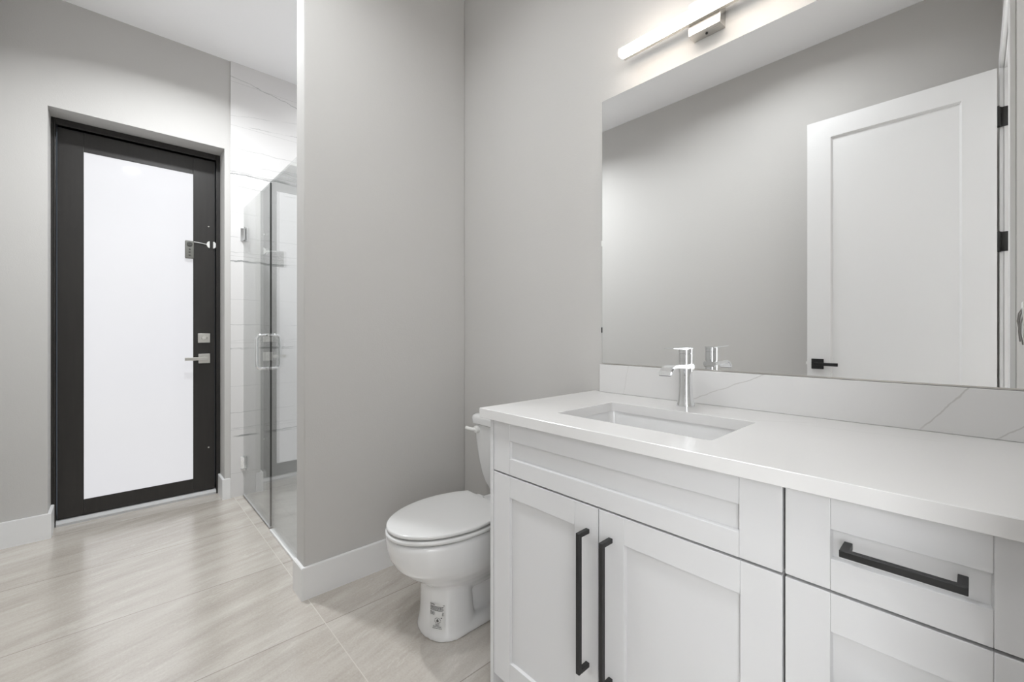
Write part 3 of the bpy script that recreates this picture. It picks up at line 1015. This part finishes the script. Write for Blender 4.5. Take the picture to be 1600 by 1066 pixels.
rows = [[b.verts.new(p) for p in r] for r in rings]
n = len(rows[0])
for i in range(len(rows)):
    a, c = rows[i], rows[(i + 1) % len(rows)]
    if i == inner - 1:
        b.faces.new(a)
        b.faces.new(c)
        continue
    for k in range(n):
        b.faces.new((a[k], a[(k + 1) % n], c[(k + 1) % n], c[k]))
bmesh.ops.recalc_face_normals(b, faces=b.faces[:])
obj('basin', b, M['porcelain'], t, smooth=50)
b = bmesh.new()
lathe(b, [(0.0, 0.004), (0.021, 0.004), (0.024, 0.001), (0.026, 0.003), (0.032, 0.001), (0.032, -0.002)], ((HX0 + HX1) / 2, (HY0 + HY1) / 2 + 0.01, 0.757), 'z', 32)
obj('drain', b, M['chrome'], t)

# faucet
FX, FYc = -0.637, -0.106
t = thing('faucet', 'chrome single-lever faucet standing behind the sink', 'faucet', (FX, FYc, CZ1))
def sq(z, hx, hy, n, N=40):
    out = []
    for i in range(N):
        a = 2 * math.pi * i / N
        c, s = math.cos(a), math.sin(a)
        out.append(Vector((FX + hx * abs(c) ** (2 / n) * (1 if c >= 0 else -1), FYc + hy * abs(s) ** (2 / n) * (1 if s >= 0 else -1), z)))
    return out
b = bmesh.new()
ring_loft(b, [sq(0.915, 0.0275, 0.0275, 2.2), sq(0.9175, 0.028, 0.028, 2.2), sq(0.926, 0.0258, 0.0258, 2.2), sq(0.940, 0.0228, 0.0228, 2.25), sq(0.960, 0.0210, 0.0210, 2.3),
              sq(0.985, 0.0203, 0.0203, 2.35), sq(1.046, 0.0203, 0.0203, 2.35), sq(1.048, 0.0198, 0.0198, 2.35)])
obj('faucet_body', b, M['chrome'], t, smooth=32)
b = bmesh.new()
# flat waterfall spout: profile in the y-z plane, swept across its width
top = [(FYc + 0.021, 1.052), (FYc - 0.030, 1.052), (FYc - 0.070, 1.0535), (FYc - 0.100, 1.053), (FYc - 0.120, 1.048), (FYc - 0.134, 1.038), (FYc - 0.140, 1.024)]
bot = [(FYc - 0.127, 1.024), (FYc - 0.122, 1.033), (FYc - 0.112, 1.040), (FYc - 0.097, 1.044), (FYc - 0.070, 1.044), (FYc - 0.030, 1.040), (FYc + 0.021, 1.034)]
q = prism(bmesh.new(), top + bot, 'yz', FX - 0.0215, FX + 0.0215)
bmesh.ops.bevel(q, geom=[ed for ed in q.edges if abs(ed.verts[0].co.x - ed.verts[1].co.x) < 1e-6 and 0.004 < (ed.verts[0].co - ed.verts[1].co).length], offset=0.0035, segments=4, affect='EDGES')
merge(b, q)
sp = obj('spout', b, M['chrome'], t)
obj('spout_outlet', B(FX - 0.018, FX + 0.018, FYc - 0.1385, FYc - 0.1285, 1.0225, 1.0245), M['dark'], sp)
b = bmesh.new()
ring_loft(b, [sq(1.052, 0.0180, 0.0180, 2.35), sq(1.0545, 0.0180, 0.0180, 2.35), sq(1.0545, 0.0203, 0.0203, 2.35), sq(1.086, 0.0203, 0.0203, 2.35), sq(1.087, 0.0190, 0.0190, 2.35), sq(1.0885, 0.0190, 0.0190, 2.35),
              sq(1.0885, 0.0205, 0.0205, 2.35), sq(1.101, 0.0205, 0.0205, 2.35), sq(1.103, 0.019, 0.019, 2.35)])
cp = obj('lever_cap', b, M['chrome'], t, smooth=32)
b = bmesh.new()
q = prism(bmesh.new(), [(FYc + 0.018, 1.1015), (FYc + 0.018, 1.1045), (FYc - 0.112, 1.1065), (FYc - 0.113, 1.1045), (FYc - 0.03, 1.1012)], 'yz', FX - 0.0165, FX + 0.0165)
merge(b, q)
obj('lever', b, M['chrome'], cp)

# ------------------------------------------------------------------ mirror
MX0, MX1, MZ0, MZ1 = -1.033, 0.088, 1.0285, 2.096
t = thing('mirror', 'large frameless wall mirror above the vanity', 'mirror', ((MX0 + MX1) / 2, 0, MZ0))
obj('mirror_back', B(MX0, MX1, -0.0045, -0.0005, MZ0, MZ1), M['mirroredge'], t, smooth=0)
obj('mirror_glass', B(MX0 + 0.0012, MX1 - 0.0012, -0.0058, -0.0046, MZ0 + 0.0012, MZ1 - 0.0012), M['mirror'], t, smooth=0)
obj('bottom_channel', B(MX0, MX1, -0.0085, -0.0060, MZ0 - 0.0010, MZ0 + 0.0025), M['nickel'], t, smooth=0)
for z, m in ((1.518, 'whiteplastic'), (1.165, 'dark')):
    obj('mirror_clip', B(MX0 - 0.004, MX0 + 0.0015, -0.0075, -0.001, z - 0.011, z + 0.011, bev=0.001), M[m], t)

# ------------------------------------------------------------------ vanity light
t = thing('vanity_light', 'lit bar light on a square nickel box above the mirror', 'wall light', (-0.605, 0, 2.20))
b = B(-0.656, -0.553, -0.045, -0.0005, 2.150, 2.262, bev=0.0015)
bx = obj('mounting_box', b, M['nickel'], t)
b = bmesh.new()
lathe(b, [(0.004, 0), (0.004, -0.003)], (-0.605, -0.022, 2.150), 'z', 12)
obj('screw', b, M['dark'], bx)
obj('rail', B(-0.900, -0.310, -0.060, -0.0455, 2.1835, 2.2075, bev=0.001), M['nickel'], t)
obj('diffuser', B(-0.902, -0.308, -0.090, -0.0605, 2.182, 2.209, bev=0.004, seg=3), M['bar'], t, label='glowing white acrylic bar')

# ------------------------------------------------------------------ recessed ceiling lamps
def downlight(x, y, label, power, beam=156):
    t = thing('recessed_light', label, 'ceiling light', (x, y, H), 'recessed ceiling lights')
    b = bmesh.new()
    lathe(b, [(0.088, 0.0), (0.088, -0.004), (0.075, -0.006), (0.068, -0.002), (0.068, 0.0)], (x, y, H), 'z', 40)
    obj('trim_ring', b, M['trim'], t)
    b = bmesh.new()
    lathe(b, [(0.066, 0.0), (0.066, -0.003), (0.0, -0.0035)], (x, y, H), 'z', 40)
    ln = obj('lens', b, M['lens'], t, smooth=0)
    ld = bpy.data.lights.new('lamp', 'AREA')
    ld.shape = 'DISK'
    ld.size = 0.12
    ld.energy = power
    ld.spread = rad(beam)
    ld.color = (0.955, 0.98, 1.0)
    lo = bpy.data.objects.new('lamp', ld)
    COL.objects.link(lo)
    lo.parent = ln
    lo.location = (0, 0, -0.008)
downlight(-0.80, -1.32, 'round recessed ceiling light in front of the vanity', P_DOWN * 0.55)
downlight(-1.40, -1.08, 'added unseen round recessed ceiling light in the middle of the room', P_DOWN * 0.62)  # extra lamp added to spread the ceiling light and soften hot spots
downlight(-2.70, -1.14, 'round recessed ceiling light in front of the black door', P_DOWN * 2.1, 146)
downlight(-3.02, -0.17, 'added unseen round recessed ceiling light inside the shower', P_DOWN * 0.25)  # weak lamp added out of view to brighten the shower floor

# ------------------------------------------------------------------ outlet with loose wires on the side wall (edge of the mirror image)
t = thing('wall_outlet', 'open wall outlet box with loose wires beside the mirror', 'outlet', (XE, -0.47, 1.185))
obj('outlet_plate', B(XE - 0.005, XE, -0.505, -0.435, 1.128, 1.243, bev=0.0015), M['whiteplastic'], t)
obj('outlet_opening', B(XE - 0.0056, XE - 0.0048, -0.490, -0.450, 1.145, 1.226), M['carcass'], t)
for k, pts in enumerate((((-0.462, 1.222), (-0.480, 1.200), (-0.505, 1.160), (-0.540, 1.128)),
                         ((-0.478, 1.225), (-0.520, 1.212), (-0.560, 1.190), (-0.575, 1.165)),
                         ((-0.456, 1.205), (-0.440, 1.180), (-0.430, 1.150), (-0.425, 1.120)))):
    b = bmesh.new()
    tube(b, [(XE - 0.004 - 0.006 * math.sin(math.pi * i / 3.3), y, z) for i, (y, z) in enumerate(pts)], 0.0018, 8)
    obj('wire', b, M['wire'], t, smooth=50)
